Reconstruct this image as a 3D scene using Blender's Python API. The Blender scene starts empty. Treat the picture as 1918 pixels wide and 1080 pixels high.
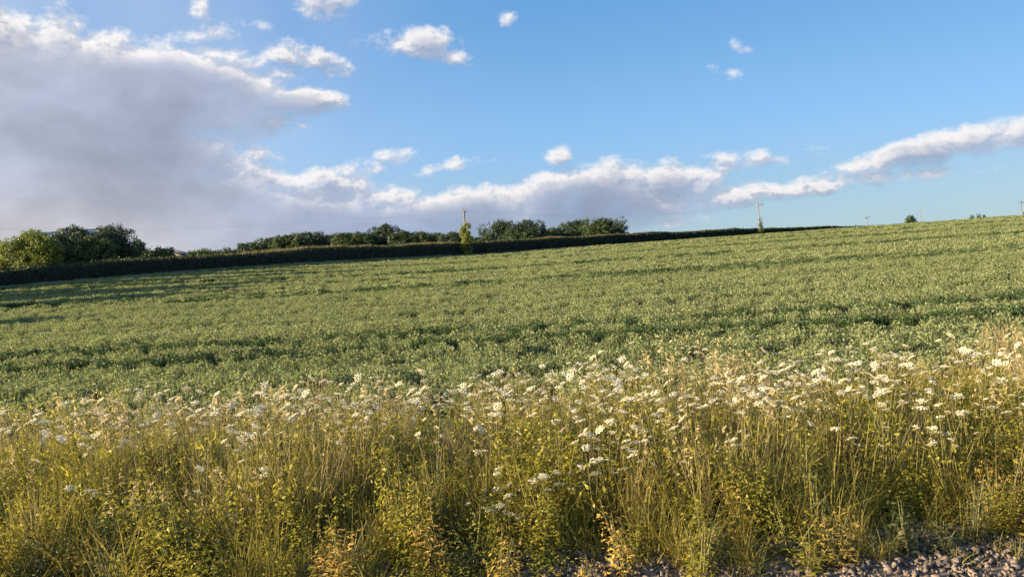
import bpy, math, random
import numpy as np
from mathutils import Matrix, Vector

random.seed(7)
RNG = np.random.default_rng(11)
scene = bpy.context.scene
COL = scene.collection

# ------------------------------------------------------------------ camera
EYE = Vector((0.0, 0.0, 2.5))
FPX = 1505.0                      # focal length in photo pixels (photo 1918 x 1080)
PITCH = math.atan(62.0 / FPX)     # looking slightly down
ROLL = math.radians(4.1)          # phone held with its right side low
_f = Vector((0, math.cos(PITCH), -math.sin(PITCH)))
_u0 = Vector((0, math.sin(PITCH), math.cos(PITCH)))
_r0 = Vector((1, 0, 0))
C_R = _r0 * math.cos(ROLL) - _u0 * math.sin(ROLL)
C_U = _u0 * math.cos(ROLL) + _r0 * math.sin(ROLL)
cam_data = bpy.data.cameras.new('camera')
cam = bpy.data.objects.new('camera', cam_data)
COL.objects.link(cam)
M = Matrix((C_R, C_U, -_f)).transposed().to_4x4()
M.translation = EYE
cam.matrix_world = M
cam_data.sensor_fit = 'HORIZONTAL'
cam_data.sensor_width = 36.0
cam_data.lens = 36.0 * FPX / 1918.0
cam_data.clip_start = 0.1
cam_data.clip_end = 12000
scene.camera = cam


def ray(px, py):
    return (_f * FPX + C_R * (px - 959.0) + C_U * (540.0 - py)).normalized()


def at(px, py, depth):
    d = ray(px, py)
    return EYE + d * (depth / d.y)


# ------------------------------------------------------------------ light
SUN_AZ, SUN_EL = math.radians(-103), math.radians(13)
sun_dir = Vector((math.sin(SUN_AZ) * math.cos(SUN_EL), math.cos(SUN_AZ) * math.cos(SUN_EL), math.sin(SUN_EL)))
sl = bpy.data.lights.new('sun', 'SUN')
sl.energy = 5.0
sl.angle = math.radians(0.6)
sl.color = (1.0, 0.80, 0.52)
so = bpy.data.objects.new('sun', sl)
COL.objects.link(so)
so.rotation_euler = sun_dir.to_track_quat('Z', 'Y').to_euler()
so.location = (-60, 0, 60)

scene.view_settings.view_transform = 'Standard'
scene.view_settings.look = 'None'
scene.view_settings.exposure = 1.7
scene.view_settings.gamma = 1.0
scene.view_settings.use_curve_mapping = False
cy = scene.cycles if hasattr(scene, 'cycles') else None
scene.render.engine = 'CYCLES'
scene.cycles.max_bounces = 5
scene.cycles.diffuse_bounces = 2
scene.cycles.glossy_bounces = 1
scene.cycles.transmission_bounces = 3
scene.cycles.transparent_max_bounces = 4
scene.cycles.use_denoising = True

# ------------------------------------------------------------------ sky
world = bpy.data.worlds.new('World')
scene.world = world
world.use_nodes = True
world.cycles.sampling_method = 'MANUAL'
world.cycles.sample_map_resolution = 256


class NT:
    """small helper to write math as node trees"""
    def __init__(self, tree):
        self.t = tree

    def n(self, typ, **kw):
        nd = self.t.nodes.new(typ)
        for k, v in kw.items():
            setattr(nd, k, v)
        return nd

    def put(self, sock, val):
        if isinstance(val, bpy.types.NodeSocket):
            self.t.links.new(val, sock)
        elif val is not None:
            sock.default_value = val

    def m(self, op, a, b=None, c=None, clamp=False):
        nd = self.n('ShaderNodeMath', operation=op, use_clamp=clamp)
        for i, v in enumerate((a, b, c)):
            if v is not None:
                self.put(nd.inputs[i], v)
        return nd.outputs[0]

    def v(self, op, a, b=None, out=0):
        nd = self.n('ShaderNodeVectorMath', operation=op)
        self.put(nd.inputs[0], a)
        if b is not None:
            self.put(nd.inputs['Scale'] if op == 'SCALE' else nd.inputs[1], b)
        return nd.outputs[out]

    def step(self, x, lo, hi, a=0.0, b=1.0):
        nd = self.n('ShaderNodeMapRange', interpolation_type='SMOOTHSTEP')
        self.put(nd.inputs[0], x)
        for i, v in zip((1, 2, 3, 4), (lo, hi, a, b)):
            self.put(nd.inputs[i], v)
        return nd.outputs[0]

    def noise(self, vec, scale, detail, rough=0.55):
        nd = self.n('ShaderNodeTexNoise')
        self.put(nd.inputs['Vector'], vec)
        nd.inputs['Scale'].default_value = scale
        nd.inputs['Detail'].default_value = detail
        nd.inputs['Roughness'].default_value = rough
        return nd.outputs[0]

    def mix(self, f, a, b):
        nd = self.n('ShaderNodeMix', data_type='RGBA')
        self.put(nd.inputs[0], f)
        self.put(nd.inputs[6], a)
        self.put(nd.inputs[7], b)
        return nd.outputs[2]


def azel(px, py):
    d = ray(px, py)
    return math.degrees(math.atan2(d.x, d.y)), math.degrees(math.asin(d.z))


# clouds as seen over the field: centre, half sizes (photo pixels), tilt, weight
CLOUDS = [
    # the big grey bank on the left
    (20, 315, 425, 262, 0, 1.6), (310, 178, 262, 92, -3, 1.25), (0, 240, 400, 175, 0, 1.4),
    (300, 460, 900, 130, 0, 1.4), (540, 192, 118, 30, 3, 0.95), (430, 385, 200, 98, -16, 1.0),
    # broken wisps on its upper edge
    (385, 68, 75, 20, 14, 0.35), (440, 118, 125, 34, -6, 0.5), (597, 112, 66, 26, -20, 0.5),
    (475, 46, 44, 10, 0, 0.22), (378, 36, 20, 42, 8, 0.3), (525, 108, 36, 28, 0, 0.45), (230, 108, 240, 32, 0, 0.6),
    # free puffs
    (800, 82, 72, 36, -8, 0.7), (850, 104, 38, 20, -20, 0.55), (735, 80, 66, 22, 8, 0.36),
    (610, 8, 80, 36, 15, 0.42), (956, 38, 26, 17, -30, 0.26), (1384, 93, 27, 20, 30, 0.24), (1350, 133, 38, 16, -8, 0.24),
    # cumulus line over the wood
    (1100, 385, 210, 80, 3, 1.1), (1150, 335, 120, 40, 2, 0.7), (900, 395, 180, 52, 4, 0.9), (780, 430, 380, 75, 3, 1.1),
    (1042, 290, 32, 23, 0, 0.6), (640, 322, 110, 24, 8, 0.42), (745, 293, 50, 18, 6, 0.4), (850, 310, 80, 15, 12, 0.32),
    (600, 352, 120, 36, 5, 0.7), (1250, 350, 130, 48, 3, 0.75),
    # long streaks on the right
    (1765, 276, 205, 32, 11, 0.66), (1910, 252, 120, 30, 8, 0.62), (1540, 347, 280, 21, 6, 0.48), (1380, 302, 150, 22, 5, 0.30),
    (1230, 414, 130, 24, 10, 0.42), (1330, 372, 150, 26, 6, 0.6), (1650, 320, 120, 22, 8, 0.32),
]

dg = bpy.data.node_groups.new('cloud_density', 'ShaderNodeTree')
dg.interface.new_socket('P', in_out='INPUT', socket_type='NodeSocketVector')
dg.interface.new_socket('Density', in_out='OUTPUT', socket_type='NodeSocketFloat')
T = NT(dg)
gi, go = T.n('NodeGroupInput'), T.n('NodeGroupOutput')
P = gi.outputs[0]                 # (azimuth, elevation, 1) in degrees
# fine domain warp so that outlines billow
nz = T.noise(T.v('MULTIPLY', P, (0.7, 1.0, 1.0)), 0.75, 5, 0.60)
nz = T.m('SUBTRACT', nz, 0.5)
lowmask = None
acc = None
DEG = math.degrees(1.0 / FPX)
for (px, py, rx, ry, rot, w) in CLOUDS:
    a0, e0 = azel(px, py)
    th = math.radians(rot) - ROLL
    rx, ry = rx * DEG, ry * DEG
    cx = (math.cos(th) / rx, math.sin(th) / rx)
    cyv = (-math.sin(th) / ry, math.cos(th) / ry)
    U = T.v('DOT_PRODUCT', P, (cx[0], cx[1], -(cx[0] * a0 + cx[1] * e0)), out=1)
    V = T.v('DOT_PRODUCT', P, (cyv[0], cyv[1], -(cyv[0] * a0 + cyv[1] * e0)), out=1)
    q = T.m('MULTIPLY', U, U)
    q = T.m('MULTIPLY_ADD', V, V, q)
    b = T.m('MULTIPLY_ADD', q, -w, w)
    acc = b if acc is None else T.m('MAXIMUM', acc, b)
# the same kind of broken cloud goes on outside the view
azp = T.v('DOT_PRODUCT', P, (1, 0, 0), out=1)
elp = T.v('DOT_PRODUCT', P, (0, 1, 0), out=1)
side = T.step(T.m('ABSOLUTE', azp), 36.0, 48.0)
high = T.step(elp, 27.0, 36.0)
out = T.m('MAXIMUM', side, high)
big = T.noise(P, 0.045, 2, 0.5)
ext = T.m('MULTIPLY_ADD', big, 3.2, -1.75)
ext = T.m('MULTIPLY_ADD', out, 2.0, T.m('SUBTRACT', ext, 2.0))
acc = T.m('MAXIMUM', acc, ext)
acc = T.m('MAXIMUM', acc, -1.2)
acc = T.m('MULTIPLY_ADD', nz, T.step(acc, 0.35, 0.9, 1.7, 0.45), acc)
T.put(go.inputs[0], acc)

W = NT(world.node_tree)
world.node_tree.nodes.clear()
w_out = W.n('ShaderNodeOutputWorld')
bg = W.n('ShaderNodeBackground')
bg.inputs[1].default_value = 0.067
sky = W.n('ShaderNodeTexSky', sky_type='NISHITA')
sky.sun_disc = False
sky.sun_elevation = SUN_EL
sky.sun_rotation = SUN_AZ
sky.altitude = 0
sky.air_density = 0.72
sky.dust_density = 0.15
sky.ozone_density = 4.2
tc = W.n('ShaderNodeTexCoord')
sx = W.n('ShaderNodeSeparateXYZ')
W.put(sx.inputs[0], tc.outputs['Generated'])
az = W.m('MULTIPLY', W.m('ARCTAN2', sx.outputs[0], sx.outputs[1]), 57.29578)
el = W.m('MULTIPLY', W.m('ARCSINE', sx.outputs[2]), 57.29578)
cv = W.n('ShaderNodeCombineXYZ')
W.put(cv.inputs[0], az)
W.put(cv.inputs[1], el)
cv.inputs[2].default_value = 1.0
g1 = W.n('ShaderNodeGroup', node_tree=dg)
W.put(g1.inputs[0], cv.outputs[0])
g2 = W.n('ShaderNodeGroup', node_tree=dg)
W.put(g2.inputs[0], W.v('ADD', cv.outputs[0], (-0.35, 0.62, 0)))
d1, d2 = g1.outputs[0], g2.outputs[0]
grad = W.m('SUBTRACT', d1, d2)
top_side = W.step(grad, -0.35, 0.10)
cover = W.m('MULTIPLY', W.step(d1, 0.0, 0.55), W.m('MULTIPLY_ADD', top_side, 0.35, 0.65))
cover = W.m('MAXIMUM', cover, W.step(d1, 0.45, 0.95))
lit = W.step(grad, -0.14, 0.40)
thick = W.step(d1, 0.45, 1.05)
lit = W.m('MULTIPLY', lit, W.m('MULTIPLY_ADD', thick, -0.94, 1.0))
thin = W.m('MULTIPLY', W.step(d1, 0.10, 0.8, 0.6, 0.0), top_side)
lit = W.m('MAXIMUM', lit, thin)
warm = W.step(az, -34.0, -8.0, 1.0, 0.0)
low = W.step(el, -1.0, 9.0, 1.0, 0.0)
shade_c = W.mix(W.m('MULTIPLY', warm, W.m('MULTIPLY_ADD', low, 0.75, 0.25)), (1.52, 1.86, 2.58, 1), (3.25, 3.0, 2.92, 1))
lit_c = W.mix(warm, (4.5, 4.3, 4.25, 1), (4.9, 4.7, 4.5, 1))
soft = W.noise(cv.outputs[0], 0.11, 4, 0.5)
fine = W.noise(W.v('MULTIPLY', cv.outputs[0], (0.6, 1.0, 1.0)), 0.42, 4, 0.55)
shade_v = W.v('SCALE', shade_c, W.m('MULTIPLY', W.step(soft, 0.28, 0.72, 0.84, 1.16), W.step(fine, 0.25, 0.75, 0.90, 1.11)))
cloud_c = W.mix(lit, shade_v, lit_c)
# clear air: light scattered many times evens the blue out and pales it towards the horizon
air = W.mix(W.step(el, 0.5, 9.0), (1.75, 2.42, 2.85, 1), (1.42, 2.6, 4.0, 1))
air = W.mix(W.step(el, 5.0, 19.0), air, (0.70, 1.80, 3.5, 1))
clear = W.mix(0.8, sky.outputs[0], air)
# thin high veil on the sun's side
veil = W.m('MULTIPLY', W.step(az, -34.0, 4.0, 0.42, 0.0), W.step(W.noise(cv.outputs[0], 0.13, 4, 0.55), 0.2, 0.7, 0.55, 1.15))
clear = W.mix(veil, clear, (3.3, 3.55, 4.1, 1))
sky_c = W.mix(W.m('MULTIPLY', cover, 0.96), clear, cloud_c)
W.put(bg.inputs[0], sky_c)
W.put(w_out.inputs[0], bg.outputs[0])

# ------------------------------------------------------------------ materials
def foliage_mat(name, c_dark, c_light, transl=0.35, spec=0.25, rough=0.55, noise_scale=0.0, transl_tint=(1.0, 1.0, 0.7), amount=1.0):
    """leaf material: colour varies from leaf to leaf (attribute) and plant to plant (object random)"""
    m = bpy.data.materials.new(name)
    m.use_nodes = True
    t = NT(m.node_tree)
    m.node_tree.nodes.clear()
    o = t.n('ShaderNodeOutputMaterial')
    at_ = t.n('ShaderNodeAttribute', attribute_name='tint')
    oi = t.n('ShaderNodeObjectInfo')
    f = t.m('MULTIPLY_ADD', at_.outputs['Fac'], 0.62 * amount, t.m('MULTIPLY', oi.outputs['Random'], 0.38))
    if noise_scale:
        geo = t.n('ShaderNodeNewGeometry')
        nz_ = t.noise(geo.outputs['Position'], noise_scale, 3)
        f = t.m('ADD', f, t.m('MULTIPLY_ADD', nz_, 1.2, -0.6), clamp=True)
    col = t.mix(f, (*c_dark, 1), (*c_light, 1))
    tcol = t.n('ShaderNodeMix', data_type='RGBA', blend_type='MULTIPLY')
    tcol.inputs[0].default_value = 1.0
    t.put(tcol.inputs[6], col)
    tcol.inputs[7].default_value = (*transl_tint, 1)
    p = t.n('ShaderNodeBsdfPrincipled')
    t.put(p.inputs['Base Color'], col)
    p.inputs['Roughness'].default_value = rough
    p.inputs['Specular IOR Level'].default_value = spec
    tr = t.n('ShaderNodeBsdfTranslucent')
    t.put(tr.inputs[0], tcol.outputs[2])
    mx = t.n('ShaderNodeMixShader')
    mx.inputs[0].default_value = transl
    t.put(mx.inputs[1], p.outputs[0])
    t.put(mx.inputs[2], tr.outputs[0])
    t.put(o.inputs[0], mx.outputs[0])
    return m


def solid_mat(name, c1, c2, scale=6.0, rough=0.8, metal=0.0, bump=0.0, bump_scale=40.0, spec=0.4):
    m = bpy.data.materials.new(name)
    m.use_nodes = True
    t = NT(m.node_tree)
    p = m.node_tree.nodes['Principled BSDF']
    geo = t.n('ShaderNodeNewGeometry')
    f = t.noise(geo.outputs['Position'], scale, 5, 0.6)
    f = t.step(f, 0.32, 0.68)
    t.put(p.inputs['Base Color'], t.mix(f, (*c1, 1), (*c2, 1)))
    p.inputs['Roughness'].default_value = rough
    p.inputs['Metallic'].default_value = metal
    p.inputs['Specular IOR Level'].default_value = spec
    if bump:
        b = t.n('ShaderNodeBump')
        b.inputs['Strength'].default_value = bump
        t.put(b.inputs['Height'], t.noise(geo.outputs['Position'], bump_scale, 4))
        t.put(p.inputs['Normal'], b.outputs[0])
    return m


MAT = {
    'crop': foliage_mat('crop_leaf', (0.175, 0.205, 0.095), (0.315, 0.34, 0.165), 0.38, 0.12, 0.7, 0.25),
    'grass': foliage_mat('verge_grass', (0.135, 0.135, 0.035), (0.43, 0.35, 0.09), 0.45, 0.2, 0.6, 0.9),
    'crop_dark': foliage_mat('dark_crop_leaf', (0.035, 0.065, 0.03), (0.10, 0.145, 0.05), 0.25, 0.2, 0.6, 0.25),
    'dry': foliage_mat('dry_grass', (0.30, 0.24, 0.11), (0.52, 0.42, 0.22), 0.35, 0.2, 0.6, 0.6),
    'weed': foliage_mat('weed_leaf', (0.19, 0.19, 0.03), (0.50, 0.43, 0.06), 0.48, 0.3, 0.5, 1.2),
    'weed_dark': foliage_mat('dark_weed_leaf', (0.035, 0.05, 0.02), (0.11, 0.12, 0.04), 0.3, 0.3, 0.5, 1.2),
    'rust': foliage_mat('rusty_dock', (0.28, 0.17, 0.045), (0.50, 0.35, 0.09), 0.3, 0.2, 0.6, 1.0),
    'faded': foliage_mat('faded_flower', (0.36, 0.36, 0.20), (0.60, 0.56, 0.38), 0.3, 0.1, 0.8),
    'stem': foliage_mat('weed_stem', (0.12, 0.13, 0.04), (0.28, 0.24, 0.09), 0.1, 0.3, 0.5),
    'white': foliage_mat('white_flower', (0.74, 0.68, 0.50), (0.88, 0.81, 0.62), 0.30, 0.1, 0.8, transl_tint=(1, 1, 0.95)),
    'yellow': foliage_mat('yellow_flower', (0.55, 0.50, 0.05), (0.75, 0.68, 0.10), 0.3, 0.1, 0.8),
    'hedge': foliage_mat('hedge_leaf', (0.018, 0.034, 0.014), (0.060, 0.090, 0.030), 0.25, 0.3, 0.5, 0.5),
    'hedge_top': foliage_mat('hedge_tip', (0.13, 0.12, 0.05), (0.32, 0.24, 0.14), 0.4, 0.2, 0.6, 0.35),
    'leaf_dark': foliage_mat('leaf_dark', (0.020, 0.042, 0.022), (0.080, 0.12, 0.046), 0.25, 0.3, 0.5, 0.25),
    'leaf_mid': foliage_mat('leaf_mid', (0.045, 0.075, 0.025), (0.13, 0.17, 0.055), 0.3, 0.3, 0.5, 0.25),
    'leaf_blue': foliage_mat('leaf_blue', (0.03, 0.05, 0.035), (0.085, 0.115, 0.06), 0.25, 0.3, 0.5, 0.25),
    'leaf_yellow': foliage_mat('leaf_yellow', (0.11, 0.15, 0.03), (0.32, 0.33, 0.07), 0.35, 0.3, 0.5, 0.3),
    'bark': solid_mat('bark', (0.07, 0.055, 0.04), (0.14, 0.11, 0.08), 4.0, 0.9, bump=0.5),
    'twig': solid_mat('hedge_twig', (0.012, 0.012, 0.009), (0.028, 0.026, 0.018), 2.0, 0.95),
    'pole': solid_mat('weathered_pole', (0.13, 0.115, 0.10), (0.24, 0.215, 0.19), 3.0, 0.85, bump=0.3),
    'steel': solid_mat('galvanised_steel', (0.13, 0.135, 0.14), (0.22, 0.225, 0.23), 5.0, 0.5, 0.4),
    'ceramic': solid_mat('insulator', (0.12, 0.09, 0.08), (0.22, 0.18, 0.16), 5.0, 0.3),
    'wire': solid_mat('wire', (0.10, 0.10, 0.11), (0.18, 0.18, 0.19), 5.0, 0.5, 0.5),
    'roof': solid_mat('sheet_roof', (0.33, 0.33, 0.33), (0.42, 0.42, 0.41), 0.8, 0.55, 0.0),
    'slate': solid_mat('slate_roof', (0.06, 0.06, 0.065), (0.11, 0.105, 0.10), 1.5, 0.7),
    'wall': solid_mat('barn_wall', (0.30, 0.31, 0.30), (0.42, 0.42, 0.40), 0.6, 0.8),
    'stone': solid_mat('ballast_stone', (0.06, 0.048, 0.04), (0.24, 0.185, 0.145), 14.0, 0.9, bump=0.4, bump_scale=90),
    'dirt': solid_mat('gravel_dirt', (0.08, 0.065, 0.052), (0.20, 0.16, 0.125), 9.0, 0.95, bump=0.8, bump_scale=30),
}


def ground_mat():
    m = bpy.data.materials.new('ground_soil')
    m.use_nodes = True
    t = NT(m.node_tree)
    p = m.node_tree.nodes['Principled BSDF']
    geo = t.n('ShaderNodeNewGeometry')
    pos = geo.outputs['Position']
    a = t.noise(pos, 0.35, 6, 0.65)
    b = t.noise(pos, 6.0, 5, 0.65)
    green = t.mix(t.step(a, 0.35, 0.65), (0.085, 0.115, 0.035, 1), (0.16, 0.19, 0.06, 1))
    c = t.mix(t.step(b, 0.40, 0.66), green, (0.075, 0.060, 0.040, 1))
    t.put(p.inputs['Base Color'], c)
    p.inputs['Roughness'].default_value = 0.95
    p.inputs['Specular IOR Level'].default_value = 0.1
    bp = t.n('ShaderNodeBump')
    bp.inputs['Strength'].default_value = 0.7
    bp.inputs['Distance'].default_value = 0.2
    t.put(bp.inputs['Height'], b)
    t.put(p.inputs['Normal'], bp.outputs[0])
    return m


MAT['ground'] = ground_mat()


# ------------------------------------------------------------------ helpers
def tag(o, label=None, cat=None, group=None, kind=None):
    if label: o['label'] = label
    if cat: o['category'] = cat
    if group: o['group'] = group
    if kind: o['kind'] = kind
    return o


class Geo:
    """collects vertices / faces (numpy) and turns them into one mesh"""
    def __init__(self):
        self.v, self.f, self.t, self.nv = [], [], [], 0

    def add(self, verts, faces, tint=None):
        verts = np.asarray(verts, float).reshape(-1, 3)
        faces = np.asarray(faces, int)
        self.v.append(verts)
        self.f.append(faces + self.nv)
        if tint is None:
            tint = np.full(len(faces), random.random())
        self.t.append(np.broadcast_to(np.asarray(tint, float), (len(faces),)))
        self.nv += len(verts)

    def mesh(self, name, smooth=False):
        me = bpy.data.meshes.new(name)
        V = np.concatenate(self.v) if self.v else np.zeros((0, 3))
        loops, starts, tint, n = [], [], [], 0
        for f, t in zip(self.f, self.t):
            if len(f) == 0: continue
            k = f.shape[1]
            loops.append(f.reshape(-1))
            starts.append(n + np.arange(len(f)) * k)
            n += f.size
            tint.append(t)
        loops = np.concatenate(loops); starts = np.concatenate(starts); tint = np.concatenate(tint)
        me.vertices.add(len(V)); me.vertices.foreach_set('co', V.reshape(-1).astype(np.float32))
        me.loops.add(len(loops)); me.loops.foreach_set('vertex_index', loops.astype(np.int32))
        me.polygons.add(len(starts)); me.polygons.foreach_set('loop_start', starts.astype(np.int32))
        me.update(calc_edges=True)
        if smooth:
            me.polygons.foreach_set('use_smooth', np.ones(len(starts), bool))
        at_ = me.attributes.new('tint', 'FLOAT', 'FACE')
        at_.data.foreach_set('value', tint.astype(np.float32))
        return me

    def obj(self, name, mat, parent=None, loc=None, smooth=False, link=True):
        o = bpy.data.objects.new(name, self.mesh(name, smooth))
        o.data.materials.append(MAT[mat] if isinstance(mat, str) else mat)
        if link: COL.objects.link(o)
        if parent is not None: o.parent = parent
        if loc is not None: o.location = loc
        return o


def empty(name, loc, rz=0.0):
    o = bpy.data.objects.new(name, None)
    o.empty_display_size = 0.2
    COL.objects.link(o)
    o.location = loc
    o.rotation_euler = (0, 0, rz)
    return o


def copy_tree(src, parent=None):
    c = src.copy()
    COL.objects.link(c)
    c.parent = parent
    for ch in list(src.children):
        copy_tree(ch, c)
    return c


def rand_unit(n):
    v = RNG.normal(size=(n, 3))
    return v / np.linalg.norm(v, axis=1, keepdims=True)


def leaf_quads(g, centres, size, normals=None, aspect=0.6, tint=None, jitter=0.35):
    """rhombus leaves round the given centres"""
    n = len(centres)
    nn = rand_unit(n) if normals is None else normals
    a = np.cross(nn, rand_unit(n)); a /= np.linalg.norm(a, axis=1, keepdims=True) + 1e-9
    b = np.cross(nn, a)
    s = (np.asarray(size) * (1 + jitter * RNG.uniform(-1, 1, n)))[:, None] * 0.5
    bend = nn * s * 0.35
    V = np.stack([centres - a * s - bend, centres - b * s * aspect, centres + a * s - bend, centres + b * s * aspect], 1).reshape(-1, 3)
    F = np.arange(4 * n).reshape(n, 4)
    g.add(V, F, RNG.random(n) if tint is None else tint)


def blades(g, base, direction, length, width, bend, seg=3, tint=None):
    """tapered, bending grass blades; every argument is an array with one row per blade"""
    n = len(base)
    d = direction / np.linalg.norm(direction, axis=1, keepdims=True)
    side = np.cross(d, np.tile([[0, 0, 1.0]], (n, 1)) + 0.05 * RNG.normal(size=(n, 3)))
    side /= np.linalg.norm(side, axis=1, keepdims=True) + 1e-9
    ang = RNG.uniform(0, 2 * np.pi, n)
    hor = np.stack([np.cos(ang), np.sin(ang), np.zeros(n)], 1)
    V = []
    for k in range(seg + 1):
        t = k / seg
        c = base + d * (length * t)[:, None] + hor * (bend * length * t * t)[:, None] - np.array([0, 0, 1.0]) * (np.abs(bend) * length * 0.45 * t * t)[:, None]
        w = (width * (1 - t) ** 0.7 * 0.5 + 0.0006)[:, None]
        V += [c - side * w, c + side * w]
    V = np.stack(V, 1)                                   # n, 2(seg+1), 3
    per = 2 * (seg + 1)
    F = []
    for k in range(seg):
        F.append(np.array([2 * k, 2 * k + 1, 2 * k + 3, 2 * k + 2])[None] + (np.arange(n) * per)[:, None])
    tint = RNG.random(n) if tint is None else tint
    g.add(V.reshape(-1, 3), np.concatenate(F), np.concatenate([tint] * seg))


def tube(g, pts, radii, sides=6, tint=0.5, cap=True):
    pts = [Vector(p) for p in pts]
    V, F = [], []
    n = len(pts)
    prev = None
    for i, p in enumerate(pts):
        d = (pts[min(i + 1, n - 1)] - pts[max(i - 1, 0)]).normalized()
        ref = Vector((1, 0, 0)) if abs(d.x) < 0.9 else Vector((0, 1, 0))
        x = d.cross(ref).normalized() if prev is None else (prev - d * prev.dot(d)).normalized()
        prev = x
        y = d.cross(x)
        for k in range(sides):
            a = 2 * math.pi * k / sides
            V.append(p + (x * math.cos(a) + y * math.sin(a)) * radii[i])
    for i in range(n - 1):
        for k in range(sides):
            F.append((i * sides + k, i * sides + (k + 1) % sides, (i + 1) * sides + (k + 1) % sides, (i + 1) * sides + k))
    g.add([tuple(v) for v in V], F, tint)
    if cap:
        for i in (0, n - 1):
            c = len(V)
            vs = [tuple(V[i * sides + k]) for k in range(sides)]
            g.add(vs + [tuple(pts[i])], [(k, (k + 1) % sides, sides) for k in range(sides)], tint)


def box(g, c, s, tint=0.5, rz=0.0):
    cx_, cy_, cz_ = c
    x, y, z = s[0] / 2, s[1] / 2, s[2] / 2
    P_ = [(-x, -y, -z), (x, -y, -z), (x, y, -z), (-x, y, -z), (-x, -y, z), (x, -y, z), (x, y, z), (-x, y, z)]
    ca, sa = math.cos(rz), math.sin(rz)
    P_ = [(cx_ + a * ca - b * sa, cy_ + a * sa + b * ca, cz_ + d) for a, b, d in P_]
    g.add(P_, [(0, 3, 2, 1), (4, 5, 6, 7), (0, 1, 5, 4), (1, 2, 6, 5), (2, 3, 7, 6), (3, 0, 4, 7)], tint)


def sstep(x, a, b):
    t = np.clip((np.asarray(x, float) - a) / (b - a), 0, 1)
    return t * t * (3 - 2 * t)


_perm = np.random.default_rng(3).random((256, 256))


def vnoise(x, y):
    """smooth value noise, numpy arrays"""
    x = np.asarray(x, float); y = np.asarray(y, float)
    xi, yi = np.floor(x).astype(int), np.floor(y).astype(int)
    fx, fy = x - xi, y - yi
    fx = fx * fx * (3 - 2 * fx); fy = fy * fy * (3 - 2 * fy)
    p = lambda i, j: _perm[i % 256, j % 256]
    return (p(xi, yi) * (1 - fx) + p(xi + 1, yi) * fx) * (1 - fy) + (p(xi, yi + 1) * (1 - fx) + p(xi + 1, yi + 1) * fx) * fy


# ------------------------------------------------------------------ ground
def ground_z(x, y):
    x = np.asarray(x, float); y = np.asarray(y, float)
    k = 0.0178 + 0.0205 * sstep(-x, -2, 58)
    Y = np.clip(y, 10, 330)
    # soft start of the rise
    d = Y - 10
    rise = k * d * d / (d + 2.0)
    z = rise - 0.000245 * np.maximum(0, Y - 150) ** 2
    far = sstep(y, 330, 900)
    z = z * (1 - far) + (-6.0) * far
    z = z + 0.05 * (vnoise(x * 0.12, y * 0.12) - 0.5) * sstep(y, 12, 30) * (1 - far)
    return z


gz = lambda x, y: float(ground_z(x, y))


def axis(pts):
    out = []
    for (a, b, n) in pts:
        out += list(np.linspace(a, b, n, endpoint=False))
    return np.array(out + [pts[-1][1]])


xs = axis([(-6000, -800, 8), (-800, -200, 15), (-200, 200, 160), (200, 800, 15), (800, 6000, 8)])
ys = axis([(-400, -20, 8), (-20, 4, 10), (4, 60, 60), (60, 340, 90), (340, 900, 25), (900, 9000, 16)])
XX, YY = np.meshgrid(xs, ys)
ZZ = ground_z(XX, YY)
g = Geo()
nx, ny = len(xs), len(ys)
ii = np.arange(nx * ny).reshape(ny, nx)
F = np.stack([ii[:-1, :-1], ii[:-1, 1:], ii[1:, 1:], ii[1:, :-1]], -1).reshape(-1, 4)
g.add(np.stack([XX, YY, ZZ], -1), F, 0.5)
tag(g.obj('ground', 'ground', smooth=True), kind='structure')

# stony trackside strip in front of the verge
g = Geo()
sxs = np.linspace(-40, 40, 161)
edge = 6.25 + 0.35 * (vnoise(sxs * 0.9, sxs * 0 + 3) - 0.5)
V = np.concatenate([np.stack([sxs, sxs * 0 + 2.2, sxs * 0 + 0.02], 1), np.stack([sxs, sxs * 0 + 4.6, 0.05 + 0.02 * vnoise(sxs * 3, sxs * 0)], 1), np.stack([sxs, edge, sxs * 0 + 0.008], 1)])
n = len(sxs)
F = np.array([(r * n + i, r * n + i + 1, (r + 1) * n + i + 1, (r + 1) * n + i) for r in range(2) for i in range(n - 1)])
g.add(V, F, 0.5)
tag(g.obj('trackside_path', 'dirt'), kind='structure')


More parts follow.
